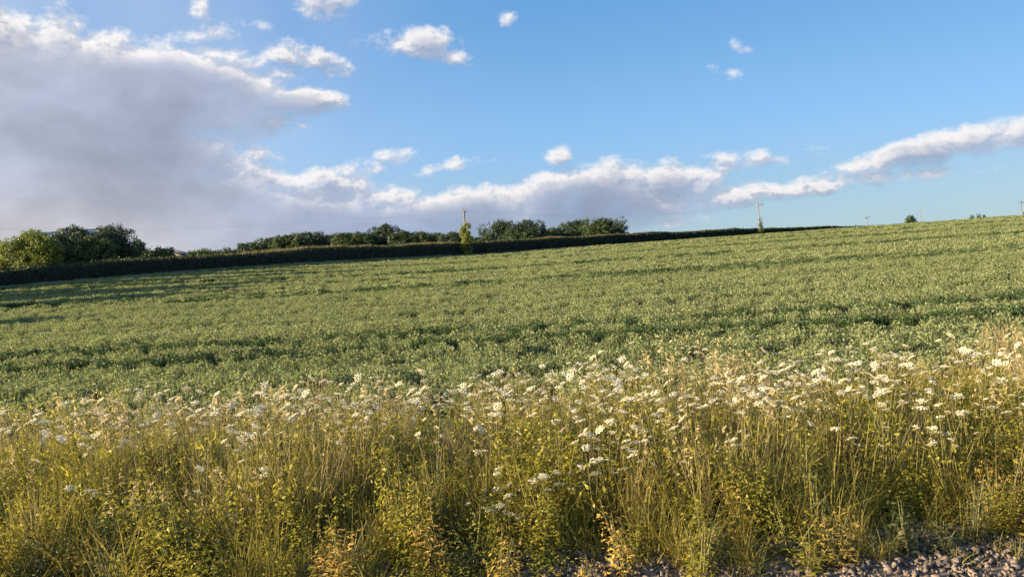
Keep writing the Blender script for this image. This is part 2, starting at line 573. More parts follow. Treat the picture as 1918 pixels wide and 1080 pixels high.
# ------------------------------------------------------------------ scattering (stuff only)
def scatter(name, protos, pts, rotz, scale, tilt, label, cat, group=None):
    """one object: a point mesh with geometry nodes that puts one of the clump meshes on every point"""
    me = bpy.data.meshes.new(name)
    n = len(pts)
    me.vertices.add(n)
    me.vertices.foreach_set('co', np.asarray(pts, np.float32).reshape(-1))
    rot = np.stack([tilt[:, 0], tilt[:, 1], rotz], 1).astype(np.float32)
    a = me.attributes.new('rot', 'FLOAT_VECTOR', 'POINT'); a.data.foreach_set('vector', rot.reshape(-1))
    a = me.attributes.new('scl', 'FLOAT_VECTOR', 'POINT'); a.data.foreach_set('vector', np.asarray(scale, np.float32).reshape(-1))
    a = me.attributes.new('pick', 'INT', 'POINT'); a.data.foreach_set('value', RNG.integers(0, len(protos), n).astype(np.int32))
    o = bpy.data.objects.new(name, me)
    COL.objects.link(o)
    ng = bpy.data.node_groups.new(name + '_nodes', 'GeometryNodeTree')
    ng.interface.new_socket('Geometry', in_out='INPUT', socket_type='NodeSocketGeometry')
    ng.interface.new_socket('Geometry', in_out='OUTPUT', socket_type='NodeSocketGeometry')
    N, L = ng.nodes, ng.links
    gi_, go_ = N.new('NodeGroupInput'), N.new('NodeGroupOutput')
    join = N.new('GeometryNodeGeometryToInstance')
    for p in reversed(protos):
        oi = N.new('GeometryNodeObjectInfo'); oi.inputs['Object'].default_value = p; oi.inputs['As Instance'].default_value = True
        L.new(oi.outputs['Geometry'], join.inputs[0])
    iop = N.new('GeometryNodeInstanceOnPoints')
    m2p = N.new('GeometryNodeMeshToPoints')
    L.new(gi_.outputs[0], m2p.inputs['Mesh'])
    L.new(m2p.outputs[0], iop.inputs['Points'])
    joined = N.new('GeometryNodeJoinGeometry')
    for l in list(join.inputs[0].links):
        L.new(l.from_socket, joined.inputs[0])
    N.remove(join)
    L.new(joined.outputs[0], iop.inputs['Instance'])
    iop.inputs['Pick Instance'].default_value = True

    def attr(nm, typ):
        nd = N.new('GeometryNodeInputNamedAttribute'); nd.data_type = typ; nd.inputs['Name'].default_value = nm
        return nd.outputs[0]
    L.new(attr('pick', 'INT'), iop.inputs['Instance Index'])
    e2r = N.new('FunctionNodeEulerToRotation')
    L.new(attr('rot', 'FLOAT_VECTOR'), e2r.inputs[0])
    L.new(e2r.outputs[0], iop.inputs['Rotation'])
    L.new(attr('scl', 'FLOAT_VECTOR'), iop.inputs['Scale'])
    L.new(iop.outputs[0], go_.inputs[0])
    md = o.modifiers.new('scatter', 'NODES')
    md.node_group = ng
    tag(o, label, cat, group, 'stuff')
    return o


def crop_clump(n, leaf, w, h, mat='crop'):
    g = Geo()
    r = np.sqrt(RNG.random(n)) * w * 0.5
    a = RNG.uniform(0, 2 * np.pi, n)
    top = h * (1 - 0.45 * (r / (w * 0.5)) ** 2)
    z = top * (0.15 + 0.85 * RNG.random(n) ** 0.7)
    c = np.stack([r * np.cos(a), r * np.sin(a), z], 1)
    nn = rand_unit(n); nn[:, 2] = np.abs(nn[:, 2]) * 0.9 + 0.15; nn /= np.linalg.norm(nn, axis=1, keepdims=True)
    leaf_quads(g, c, np.full(n, leaf), nn, 0.55)
    m = max(10, n // 5)                                   # upright shoots over the leaves
    rb = np.sqrt(RNG.random(m)) * w * 0.42; ab = RNG.uniform(0, 2 * np.pi, m)
    base = np.stack([rb * np.cos(ab), rb * np.sin(ab), np.full(m, h * 0.2)], 1)
    dr = np.stack([RNG.normal(0, .22, m), RNG.normal(0, .22, m), np.ones(m)], 1)
    blades(g, base, dr, h * RNG.uniform(0.5, 0.85, m), np.full(m, leaf * 0.42), RNG.uniform(0, .25, m), 2)
    return g.obj('crop_clump', mat, link=False)


def frustum_points(y0, y1, dens, margin=5.0):
    out = []
    ycuts = np.arange(y0, y1, 4.0)
    for a in ycuts:
        b = min(a + 4.0, y1)
        hw = 0.70 * b + margin
        n = int((b - a) * 2 * hw * dens)
        out.append(np.stack([RNG.uniform(-hw, hw, n), RNG.uniform(a, b, n)], 1))
    return np.concatenate(out)


# hedge line in plan (x, y)
HEDGE = [(-78, 20), (-66, 50), (-51, 80), (-31, 118), (-9.3, 157), (12, 183), (40, 206), (71, 231), (112, 267), (150, 296)]
HX = np.array([p[0] for p in HEDGE], float); HY = np.array([p[1] for p in HEDGE], float)


def beyond_hedge(x, y, off=0.0):
    """True behind the hedge (left / far side)"""
    hx = np.interp(y, HY, HX)
    return x < hx + off


ROW = math.radians(-7.0)          # drill rows, almost along the railway


def row_coord(x, y):
    return y * math.cos(ROW) - x * math.sin(ROW), x * math.cos(ROW) + y * math.sin(ROW)


def crop_layer(name, protos, dark_set, y0, y1, dens, sc, label):
    p = frustum_points(y0, y1, dens)
    x, y = p[:, 0], p[:, 1]
    v, u = row_coord(x, y)
    # drilled rows: plants gather on parallel lines
    gapr = 0.46 if y0 < 40 else (0.92 if y0 < 100 else 1.84)
    v = np.round(v / gapr) * gapr + RNG.normal(0, gapr * 0.13, len(v))
    x, y = u * math.cos(ROW) - v * math.sin(ROW), u * math.sin(ROW) + v * math.cos(ROW)
    p = np.stack([x, y], 1)
    ok = ~beyond_hedge(x, y, 2.2)
    # wheel tracks of the tractor: clumps with a darker leaf colour
    track = np.zeros(len(x), bool)
    for k in range(-1, 9):
        base = 19.0 + 25.5 * k
        for off in (0.0, 2.6):
            wob = 0.25 * np.sin(u * 0.09 + k) + 0.1 * (vnoise(u * 0.3 + k, u * 0 + off) - 0.5)
            track |= np.abs(v - base - off - wob) < 0.42 + 0.2 * (y0 > 40)
    gap = vnoise(u * 0.25 + 9, v * 1.5)
    ok &= gap > 0.05
    # ragged near edge of the crop
    ok &= y > 12.6 + 2.0 * (vnoise(x * 0.35, x * 0 + 5) - 0.5)
    low_ok = ok & track
    ok &= ~track
    tx, ty = x[low_ok], y[low_ok]
    p, x, y, u, v, gap = p[ok], x[ok], y[ok], u[ok], v[ok], gap[ok]
    n = len(p)
    hgt = 0.68 + 0.30 * vnoise(u * 0.05, v * 0.75) + 0.22 * vnoise(u * 0.2 + 7, v * 1.3) + 0.2 * (vnoise(u * 0.8 + 40, v * 1.9) - 0.2) + 0.07 * RNG.normal(size=n)
    hgt = np.clip(hgt, 0.4, 1.5)
    s = sc * RNG.uniform(0.8, 1.2, n)
    z = ground_z(x, y) - 0.03
    scatter(name, protos, np.stack([x, y, z], 1), RNG.uniform(0, 6.28, n), np.stack([s, s, hgt], 1), RNG.normal(0, 0.08, (n, 2)), label, 'crop')
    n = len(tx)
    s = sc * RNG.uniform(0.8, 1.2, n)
    scatter('tramline_crop', dark_set, np.stack([tx, ty, ground_z(tx, ty) - 0.02], 1), RNG.uniform(0, 6.28, n), np.stack([s, s, RNG.uniform(.95, 1.3, n)], 1), RNG.normal(0, 0.08, (n, 2)),
            'dark wheel-track lines in the crop, ' + label.split(',')[-1].strip(), 'crop')


near_protos = [crop_clump(170, 0.062, 0.52, 0.46) for _ in range(5)]
mid_protos = [crop_clump(190, 0.11, 1.0, 0.50) for _ in range(5)]
far_protos = [crop_clump(260, 0.17, 2.0, 0.52) for _ in range(4)]
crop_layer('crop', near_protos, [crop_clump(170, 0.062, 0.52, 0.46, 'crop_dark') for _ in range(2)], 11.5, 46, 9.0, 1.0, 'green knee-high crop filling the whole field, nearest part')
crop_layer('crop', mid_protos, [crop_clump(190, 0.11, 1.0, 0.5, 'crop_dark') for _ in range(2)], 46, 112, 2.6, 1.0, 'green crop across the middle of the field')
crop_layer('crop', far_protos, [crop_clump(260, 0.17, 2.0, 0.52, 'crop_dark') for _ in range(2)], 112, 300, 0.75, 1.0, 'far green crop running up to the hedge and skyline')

# ------------------------------------------------------------------ hedge
def hedge_height(s):
    return 2.3 + 0.55 * sstep(s, 95, 175) + 0.28 * (vnoise(s * 0.06, s * 0 + 2) - 0.5) + 0.22 * (vnoise(s * 0.4, s * 0 + 8) - 0.5)


seg_d = np.hypot(np.diff(HX), np.diff(HY))
arc = np.concatenate([[0], np.cumsum(seg_d)])
LEN = arc[-1]


def hedge_xy(s):
    return np.interp(s, arc, HX), np.interp(s, arc, HY)


def hedge_frame(s):
    x0, y0 = hedge_xy(s - 3); x1, y1 = hedge_xy(s + 3)
    dx, dy = x1 - x0, y1 - y0
    l = np.hypot(dx, dy) + 1e-9
    return dx / l, dy / l


hedge = empty('hedge', (0, 0, 0))
tag(hedge, 'long dark clipped hedge running along the far edge of the field', 'hedge')
HOFF = np.array([-60.0, 70.0, 0.0])
hedge.location = HOFF
# woody core
g = Geo()
ss = np.linspace(0, LEN, 220)
hx, hy = hedge_xy(ss); tx, ty = hedge_frame(ss)
zz = ground_z(hx, hy); hh = hedge_height(ss)
prof = [(-0.75, 0), (-0.8, 0.8), (-0.55, 0.90), (0.55, 0.90), (0.8, 0.8), (0.75, 0)]
V = np.stack([np.stack([hx + ty * o_, hy - tx * o_, zz + hh * f_ - 0.05], 1) for o_, f_ in prof], 1)
k = len(prof); idx = np.arange(len(ss) * k).reshape(len(ss), k)
F = np.stack([idx[:-1, :-1], idx[:-1, 1:], idx[1:, 1:], idx[1:, :-1]], -1).reshape(-1, 4)
g.add(V.reshape(-1, 3) - HOFF, F, RNG.random(len(F)))
g.obj('woody_core', 'twig', hedge)


def hedge_leaves(n, part):
    s = RNG.uniform(0, LEN, n)
    s = LEN * (s / LEN) ** 1.25                    # denser towards the near end
    x, y = hedge_xy(s); tx_, ty_ = hedge_frame(s); z = ground_z(x, y); h = hedge_height(s)
    lump = 0.25 * (vnoise(s * 0.7, s * 0 + 1) - 0.5)
    if part == 'side':
        sgn = np.where(RNG.random(n) < 0.72, 1.0, -1.0)
        o_ = sgn * (0.88 + lump + 0.16 * RNG.normal(size=n)); f = RNG.uniform(0.0, 1.0, n) * h
    else:
        o_ = RNG.uniform(-0.95, 0.95, n); f = h * (0.92 + 0.10 * RNG.random(n)) + 0.12 * lump + 0.28 * RNG.random(n) ** 4 * (vnoise(s * 1.3, s * 0 + 6) > .45)
    c = np.stack([x + ty_ * o_, y - tx_ * o_, z + f], 1) - HOFF
    return c, s


g = Geo()
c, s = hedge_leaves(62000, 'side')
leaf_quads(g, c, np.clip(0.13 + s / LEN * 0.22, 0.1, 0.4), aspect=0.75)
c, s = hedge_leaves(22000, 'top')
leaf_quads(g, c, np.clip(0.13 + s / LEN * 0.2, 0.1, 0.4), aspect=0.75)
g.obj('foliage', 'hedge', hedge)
# tan blades standing above the clipped top
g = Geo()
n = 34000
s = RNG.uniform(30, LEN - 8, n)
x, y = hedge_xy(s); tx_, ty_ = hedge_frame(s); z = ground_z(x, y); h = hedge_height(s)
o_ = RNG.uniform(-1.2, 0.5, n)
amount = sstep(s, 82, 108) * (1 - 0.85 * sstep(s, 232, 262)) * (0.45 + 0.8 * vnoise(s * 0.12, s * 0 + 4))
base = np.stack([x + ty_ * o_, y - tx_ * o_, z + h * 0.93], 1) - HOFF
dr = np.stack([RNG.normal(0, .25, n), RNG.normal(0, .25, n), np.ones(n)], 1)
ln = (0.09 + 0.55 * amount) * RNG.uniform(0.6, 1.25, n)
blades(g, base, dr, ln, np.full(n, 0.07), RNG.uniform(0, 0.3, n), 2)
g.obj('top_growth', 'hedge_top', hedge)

# pale grass strip at the hedge foot
n = 5200
s = LEN * RNG.random(n) ** 1.1
x, y = hedge_xy(s); tx_, ty_ = hedge_frame(s)
o_ = RNG.uniform(1.0, 2.6, n)
x = x + ty_ * o_; y = y - tx_ * o_
gm = Geo()
m = 60
rb = np.sqrt(RNG.random(m)) * 0.5; ab = RNG.uniform(0, 6.28, m)
blades(gm, np.stack([rb * np.cos(ab), rb * np.sin(ab), 0 * rb], 1), np.stack([RNG.normal(0, .3, m), RNG.normal(0, .3, m), np.ones(m)], 1),
       RNG.uniform(.35, .7, m), np.full(m, 0.05), RNG.uniform(0, .4, m), 2)
MAT['margin'] = foliage_mat('margin_grass', (0.22, 0.25, 0.14), (0.42, 0.43, 0.27), 0.3, 0.2, 0.6)
tuft = gm.obj('margin_tuft', 'margin', link=False)
sc = RNG.uniform(0.7, 1.2, n)
scatter('margin_grass', [tuft], np.stack([x, y, ground_z(x, y) - 0.02], 1), RNG.uniform(0, 6.28, n), np.stack([sc, sc, sc], 1), RNG.normal(0, .08, (n, 2)),
        'pale uncut grass strip along the foot of the hedge', 'grass')


# ------------------------------------------------------------------ trees
def make_tree(name, px0, px1, top, depth, mat, label, cat='tree', group=None, leaf=0.4, n=2600, lobes=11, low=0.12, pointed=0.0, seed=0, lean=0.0, trunk=True, topdrop=None):
    """tree whose crown spans photo columns px0..px1 with its top at row `top`, standing at `depth` metres"""
    rs = np.random.default_rng(seed + 100)
    pc = (px0 + px1) / 2
    tp = at(pc, top, depth)
    x, y = tp.x, tp.y
    z0 = gz(x, y)
    H = tp.z - z0
    R = (px1 - px0) / 2 / FPX * depth
    root = empty(name, (x, y, z0), 0)
    tag(root, label, cat, group)
    g = Geo()
    tr = max(0.06, 0.028 * H)
    tops = [(0, 0, -0.3), (0.1 * R * rs.normal(), 0.1 * R * rs.normal(), H * 0.35), (0.1 * R * rs.normal(), 0.1 * R * rs.normal(), H * 0.62), (lean * R, 0, H * 0.9)]
    tube(g, tops, [tr * 1.25, tr, tr * 0.6, tr * 0.15], 7)
    L = []
    for i in range(lobes):
        a = rs.uniform(0, 2 * math.pi)
        t = (i + 0.5) / lobes
        hz = low + (0.96 - low) * t
        env = (math.sin(math.pi * min(1, (0.18 + 0.82 * t)) ** 0.9) ** 0.6) if pointed == 0 else (1 - t) ** pointed * 1.15 + 0.08
        rad = R * env * rs.uniform(0.35, 0.62)
        lr = R * rs.uniform(0.46, 0.66) * (1 - 0.30 * t) * (0.75 if pointed else 1)
        c = np.array([rad * math.cos(a) + lean * R * t, rad * math.sin(a), hz * H - lr * 0.35])
        c[2] = min(c[2], H - lr * 0.95)
        L.append((c, lr))
    L.append((np.array([lean * R, 0, H - (0.42 if not pointed else 0.22) * R]), R * (0.42 if not pointed else 0.22)))
    for sgn in (-1, 1):
        for fz in (0.30, 0.48, 0.64):
            L.append((np.array([sgn * R * (0.62 if not pointed else 0.5 * (1 - fz)), -0.2 * R, H * (low + fz)]), R * 0.42 * (0.6 if pointed else 1)))
    for c, lr in L:
        if rs.random() < 0.8:
            b = np.array([0, 0, max(0.3, c[2] * 0.5)])
            tube(g, [tuple(b), tuple(b * 0.4 + c * 0.6 + np.array([0, 0, 0.1 * lr])), tuple(c)], [tr * 0.45, tr * 0.28, tr * 0.08], 5)
    g.obj('trunk', 'bark', root)
    g = Geo()
    tot = sum(lr ** 2 for _, lr in L)
    n = int(n * 2.2)
    for c, lr in L:
        m = int(n * lr ** 2 / tot)
        d = rs.normal(size=(m, 3)); d /= np.linalg.norm(d, axis=1, keepdims=True)
        # sub-clumps on the lobe: leaves gather round a few dozen twigs
        kk = max(8, m // 16)
        cd = rs.normal(size=(kk, 3)); cd /= np.linalg.norm(cd, axis=1, keepdims=True)
        which = rs.integers(0, kk, m)
        r = lr * (0.62 + 0.42 * rs.random(kk) ** 0.6)
        pos = c + cd[which] * r[which][:, None] * np.array([1, 1, 0.85]) + d * (max(leaf * 1.9, lr * 0.20) * rs.random(m) ** 0.45)[:, None]
        pos = pos[pos[:, 2] > 0.15]
        nn = cd[which][:len(pos)] * 0.8 + rs.normal(size=(len(pos), 3)) * 0.6
        nn /= np.linalg.norm(nn, axis=1, keepdims=True)
        leaf_quads(g, pos, np.full(len(pos), leaf), nn, 0.8)
    g.obj('crown', mat, root)
    return root


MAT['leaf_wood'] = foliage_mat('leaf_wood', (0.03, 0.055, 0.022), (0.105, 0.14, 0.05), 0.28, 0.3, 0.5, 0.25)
WOOD = 'trees of the wood behind the hedge'
TREES = [
    # near clump on the left
    ('broadleaf_tree', -70, 10, 440, 112, 'leaf_dark', 'dark tree cut by the photo edge at the far end of the hedge', dict(leaf=0.21, n=8000, low=0.05)),
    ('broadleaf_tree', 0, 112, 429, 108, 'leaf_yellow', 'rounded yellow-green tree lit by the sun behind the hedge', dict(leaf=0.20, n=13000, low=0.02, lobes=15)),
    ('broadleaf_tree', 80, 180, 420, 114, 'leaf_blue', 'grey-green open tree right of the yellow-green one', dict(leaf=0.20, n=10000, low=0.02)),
    ('broadleaf_tree', 128, 218, 440, 110, 'leaf_mid', 'small mid-green tree in front of the dark pointed tree', dict(leaf=0.20, n=9000, low=0.02)),
    ('conifer_tree', 148, 256, 417, 118, 'leaf_blue', 'tall dark blue-green tree with a jagged top in the clump', dict(leaf=0.20, n=11000, low=0.02, lobes=17)),
    ('broadleaf_tree', 200, 262, 452, 116, 'leaf_dark', 'low dark tree filling the right end of the clump', dict(leaf=0.25, n=3500, low=0.02)),
    ('conifer_tree', 228, 288, 452, 124, 'leaf_dark', 'small dark pointed tree at the end of the left clump', dict(leaf=0.25, n=3200, low=0.02, pointed=0.5)),
    ('field_bush', 268, 328, 463, 122, 'leaf_mid', 'rounded light green bush beside the slate roof', dict(leaf=0.24, n=3200, low=0.02, lobes=8)),
    ('field_bush', 352, 392, 466, 190, 'leaf_mid', 'low bush just right of the slate roof', dict(leaf=0.32, n=1500, low=0.02, lobes=7)),
    ('field_bush', 385, 432, 469, 200, 'leaf_mid', 'low bush between the slate roof and the wood', dict(leaf=0.32, n=1500, low=0.02, lobes=7)),
    ('field_bush', 425, 470, 467, 205, 'leaf_dark', 'low bush at the left end of the wood', dict(leaf=0.32, n=1500, low=0.02, lobes=7)),
]
row = [(455, 495, 450), (486, 530, 442), (520, 562, 438), (552, 602, 436), (592, 640, 437), (630, 672, 436), (660, 700, 434), (696, 742, 425),
       (735, 775, 432), (768, 806, 432), (800, 836, 433), (828, 866, 429), (876, 915, 436), (904, 968, 416), (955, 1014, 415), (1008, 1066, 423), (1054, 1108, 415), (1094, 1164, 412)]
ORD = ['first', 'second', 'third', 'fourth', 'fifth', 'sixth', 'seventh', 'eighth', 'ninth', 'tenth', 'eleventh', 'twelfth', 'thirteenth', 'fourteenth', 'fifteenth', 'sixteenth', 'seventeenth', 'eighteenth']
special = {0: 'round-headed dark tree at the left end of the wood', 7: 'tallest dome-headed dark tree in the middle of the wood', 13: 'broad dark tree just right of the pole and sapling',
           17: 'broad dark tree sloping down at the right end of the wood'}
DY = [4, 3, 1, -2, 2, -1, 2, -6, 0, 2, 3, 5, 9, -6, -5, 1, -5, -6]
for i, (a, b, t_) in enumerate(row):
    lab = special.get(i, 'dark round tree in the wood, %s from its left end' % ORD[i])
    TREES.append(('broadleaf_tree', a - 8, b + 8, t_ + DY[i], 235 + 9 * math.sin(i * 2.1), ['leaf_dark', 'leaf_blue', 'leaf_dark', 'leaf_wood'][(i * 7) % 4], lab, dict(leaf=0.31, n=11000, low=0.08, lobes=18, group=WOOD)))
TREES += [
    ('hedge_sapling', 856, 888, 417, 156, 'leaf_yellow', 'sunlit yellow-green sapling growing out of the hedge below the pole', dict(leaf=0.22, n=2600, low=0.05, pointed=0.3, lobes=12)),
    ('ivy_bush', 1419, 1430, 408, 226, 'leaf_mid', 'slim ivy-like bush climbing the foot of the hedge pole', dict(leaf=0.28, n=230, low=0.0, pointed=0.7, lobes=7)),
    ('lone_tree', 1694, 1716, 403, 300, 'leaf_dark', 'small domed tree standing alone on the skyline', dict(leaf=0.42, n=1500, low=0.02)),
    ('field_bush', 1816, 1824, 404, 290, 'leaf_dark', 'tiny bush on the skyline, first of three', dict(leaf=0.35, n=300, low=0.0, lobes=5)),
    ('field_bush', 1828, 1837, 402, 290, 'leaf_dark', 'tiny bush on the skyline, middle of three', dict(leaf=0.35, n=300, low=0.0, lobes=5)),
    ('field_bush', 1839, 1850, 403, 292, 'leaf_dark', 'tiny flat bush on the skyline, last of three', dict(leaf=0.35, n=300, low=0.0, lobes=5)),
    ('field_bush', 1913, 1930, 396, 285, 'leaf_dark', 'small bush beside the skyline pole at the photo edge', dict(leaf=0.35, n=500, low=0.0, lobes=6)),
]
for i, (nm, a, b, t_, dep, mt, lab, kw) in enumerate(TREES):
    cat = 'bush' if 'bush' in nm else 'tree'
    make_tree(nm, a, b, t_, dep, mt, lab, cat, seed=i, **kw)


def plain_tree(x, y, H, R, label, seed, mat='leaf_mid'):
    """tree beyond the photo's left edge whose long shadow falls across the field"""
    z = gz(x, y)
    d = Vector((x, y, z + H)) - EYE
    s = FPX / d.dot(_f)
    px = 959 + d.dot(C_R) * s; py = 540 - d.dot(C_U) * s
    hw = R / y * FPX
    return make_tree('shade_tree', px - hw, px + hw, py, y, mat, label, 'tree', seed=seed, leaf=0.5, n=8000, low=0.05, lobes=14, group='trees beyond the left edge')


for i, (x, y, H, R, lab) in enumerate((
        (-60, 30, 9.5, 2.2, 'tree past the left edge nearest the railway'),
        (-66, 45, 11.0, 3.6, 'broad tree past the left edge, second from the railway'),
        (-70, 51, 11.5, 3.6, 'broad tree past the left edge, third from the railway'),
        (-66, 57, 11.0, 3.4, 'broad tree past the left edge, fourth from the railway'),
        (-72, 63, 10.5, 3.0, 'broad tree past the left edge, fifth from the railway'),
        (-64, 75, 11.5, 2.8, 'tall tree past the left edge, sixth from the railway'),
        (-68, 82, 11.0, 2.8, 'tall tree past the left edge, last before the yellow-green tree'))):
    plain_tree(x, y, H, R, lab, 301 + i)


# ------------------------------------------------------------------ farm buildings
def barn():
    a = at(55, 436, 150); b = at(185, 436, 150)
    zr = at(90, 432.5, 150).z
    cx = (a.x + b.x) / 2
    L = (b.x - a.x)
    z0 = gz(cx, 150)
    root = empty('barn', (cx, 152, z0 - 0.2))
    tag(root, 'large barn with pale grey sheet roof behind the left trees', 'barn')
    Hr = zr - z0 + 0.2
    He = Hr - 2.6
    W2 = 7.5
    g = Geo()
    V = [(-L / 2, -W2, 0), (L / 2, -W2, 0), (L / 2, W2, 0), (-L / 2, W2, 0), (-L / 2, -W2, He), (L / 2, -W2, He), (L / 2, W2, He), (-L / 2, W2, He), (-L / 2, 0, Hr - .12), (L / 2, 0, Hr - .12)]
    g.add(V, [(0, 1, 5, 4), (2, 3, 7, 6)]); g.add(V, [(1, 2, 6, 9, 5), (3, 0, 4, 8, 7)])
    g.obj('wall', 'wall', root)
    nrm = (Hr - He) / W2
    sheets = 12
    roof = Geo(); tube(roof, [(-L / 2 - .3, 0, Hr + .02), (L / 2 + .3, 0, Hr + .02)], [0.16, 0.16], 6)
    ro = roof.obj('roof', 'roof', root)
    for sgn in (-1, 1):
        g = Geo()
        w = (L + 0.6) / sheets
        ribs = 5
        for k in range(ribs):                        # corrugated sheet
            x0 = -w / 2 + w * k / ribs; x1 = x0 + w / ribs * 0.5; x2 = x0 + w / ribs
            for xa, xb, za, zb in ((x0, x1, 0, 0.06), (x1, x2 - 0.01, 0.06, 0)):
                g.add([(xa, 0, za), (xb, 0, zb), (xb, sgn * (W2 + .4), zb - nrm * (W2 + .4)), (xa, sgn * (W2 + .4), za - nrm * (W2 + .4))], [(0, 1, 2, 3)], 0.5)
        me = g.mesh('roof_sheet'); me.materials.append(MAT['roof'])
        for k in range(sheets):
            o = bpy.data.objects.new('roof_sheet', me); COL.objects.link(o); o.parent = ro
            o.location = (-L / 2 - .3 + w * (k + .5), 0, Hr + 0.004 * (k % 2))
    g = Geo(); box(g, (L * 0.1, -W2 - .06, 2.2), (4.2, .1, 4.4)); g.obj('door', 'steel', root)


barn()


def farmhouse():
    a = at(318, 469, 200); b = at(356, 479, 200)
    cx = (a.x + b.x) / 2 - 1.0
    z0 = gz(cx, 202)
    root = empty('farm_shed', (cx, 202, z0 - 0.3))
    tag(root, 'low farm shed whose dark slate roof shows between two bushes', 'shed')
    ridge = (a.x - cx - 0.5, a.z + 0.05)
    zt = ridge[1] - root.location.z
    xl, xr = a.x - cx - 4.5, b.x - cx
    zl, zrr = zt - 1.3, b.z - root.location.z
    g = Geo()
    V = []
    for y in (-4, 4):
        V += [(xl + .2, y, 0), (xr - .2, y, 0), (xr - .2, y, zrr - .1), (ridge[0], y, zt - .1), (xl + .2, y, zl - .1)]
    g.add(V, [(0, 1, 2, 3, 4), (5, 9, 8, 7, 6)]); g.add(V, [(1, 6, 7, 2), (0, 4, 9, 5)])
    g.obj('wall', 'wall', root)
    for (x0, za), (x1, zb) in (((ridge[0], zt), (xr + .3, zrr - .1)), ((ridge[0], zt), (xl - .2, zl - .05))):
        g = Geo()
        th = 0.14
        V = [(x0, -4.3, za), (x1, -4.3, zb), (x1, 4.3, zb), (x0, 4.3, za)]
        V += [(p[0], p[1], p[2] + th) for p in V]
        g.add(V, [(0, 3, 2, 1), (4, 5, 6, 7), (0, 1, 5, 4), (1, 2, 6, 5), (2, 3, 7, 6), (3, 0, 4, 7)])
        g.obj('roof', 'slate', root)
    g = Geo(); box(g, (xr - 1.5, -4.05, 1.0), (1.0, .08, 2.0)); g.obj('door', 'bark', root)


farmhouse()


# ------------------------------------------------------------------ power poles and wires
def pole(px, top, depth, label, arm=1.2, rz=0.0, fork=True, rad=0.15, group='wooden power poles', twin=False, z_extra=0.0):
    tp = at(px, top, depth)
    z0 = gz(tp.x, tp.y)
    root = empty('power_pole', (tp.x, tp.y, z0), rz)
    tag(root, label, 'pole', group)
    H = tp.z - z0
    g = Geo()
    tube(g, [(0, 0, -0.5), (0, 0, H * 0.5), (0, 0, H)], [rad * 1.15, rad, rad * 0.8], 8)
    g.obj('post', 'pole', root)
    if arm:
        g = Geo()
        box(g, (0, -rad - 0.06, H - 0.45), (arm * 2, 0.12, 0.14))
        for s in (-1, 1):
            tube(g, [(s * arm * 0.55, -rad - .05, H - .5), (0, -rad - .02, H - 1.1)], [0.03, 0.03], 5)
        g.obj('cross_arm', 'steel', root)
        for s in (-1, 0, 1):
            g = Geo()
            zb = H - 0.38 if s else H
            tube(g, [(s * arm * 0.94, -rad - .06 if s else 0, zb), (s * arm * 0.94, -rad - .06 if s else 0, zb + .18), (s * arm * .94, -rad - .06 if s else 0, zb + .2), (s * arm * .94, -rad - .06 if s else 0, zb + .42)], [.04, .04, .11, .07], 7)
            g.obj('insulator', 'ceramic', root)
    return root


def pole_pts(r, arm):
    """world points of the three insulators"""
    H = max(v.co.z for v in r.children[0].data.vertices)
    Mz = Matrix.Rotation(r.rotation_euler.z, 3, 'Z')
    return [r.location + Mz @ Vector((s * arm * .94, -.2 if s else 0, H + (.03 if s else .4))) for s in (-1, 0, 1)]


p870 = pole(868.5, 393, 160, 'pale wooden power pole rising out of the hedge sapling', arm=1.0, rz=math.radians(78), rad=0.17)
pole(876.5, 393, 215, 'thin faint pole just right of the sapling pole', arm=0, rad=0.07, group='wooden power poles')
p1423 = pole(1420, 381, 228, 'power pole standing in the hedge with oblique arm and ivy foot', arm=1.5, rz=math.radians(-35), rad=0.16)
p1623 = pole(1623, 405, 300, 'short-looking power pole with cross-arm on the skyline', arm=1.25, rz=math.radians(0))
p1727 = pole(1724, 386, 330, 'thin grey pole right of the lone skyline tree', arm=0, rad=0.12)
p1913 = pole(1912.5, 376, 275, 'power pole with cross-arm on the skyline at the photo edge', arm=1.35, rz=math.radians(0))
tp = at(60, 415, 150)
pL = pole(-120, 425, 165, 'power pole beyond the left edge carrying the field wires', arm=1.0, rz=math.radians(60))


def wires(A, B, sag, label, group):
    for a, b in zip(A, B):
        g = Geo()
        mid = (a + b) / 2
        pts = []
        for k in range(17):
            t = k / 16
            p = a.lerp(b, t); p.z -= sag * 4 * t * (1 - t)
            pts.append(p - mid)
        tube(g, pts, [0.0045] * 17, 4)
        o = g.obj('power_line', 'wire', loc=mid)
        tag(o, label, 'power line', group)


wires(pole_pts(pL, 1.0), pole_pts(p870, 1.0), 1.6, 'one of three faint wires left of the sapling pole', 'wires left of the sapling pole')
wires(pole_pts(p870, 1.0), pole_pts(p1423, 1.5), 2.0, 'one of three faint wires between the two hedge poles', 'wires between the hedge poles')
wires(pole_pts(p1623, 1.25), pole_pts(p1913, 1.35), 0.8, 'one of three faint wires between the skyline poles', 'wires between the skyline poles')

# ------------------------------------------------------------------ railway verge
def tuft(n, h, w, width, mat, spread=0.30, bend=0.6, seg=3):
    g = Geo()
    r = np.sqrt(RNG.random(n)) * w * 0.5; a = RNG.uniform(0, 6.28, n)
    base = np.stack([r * np.cos(a), r * np.sin(a), np.zeros(n) - 0.02], 1)
    d = np.stack([RNG.normal(0, spread, n), RNG.normal(0, spread, n), np.ones(n)], 1)
    blades(g, base, d, h * RNG.uniform(0.45, 1.05, n), width * RNG.uniform(0.7, 1.3, n), RNG.uniform(0.02, bend, n), seg)
    return g


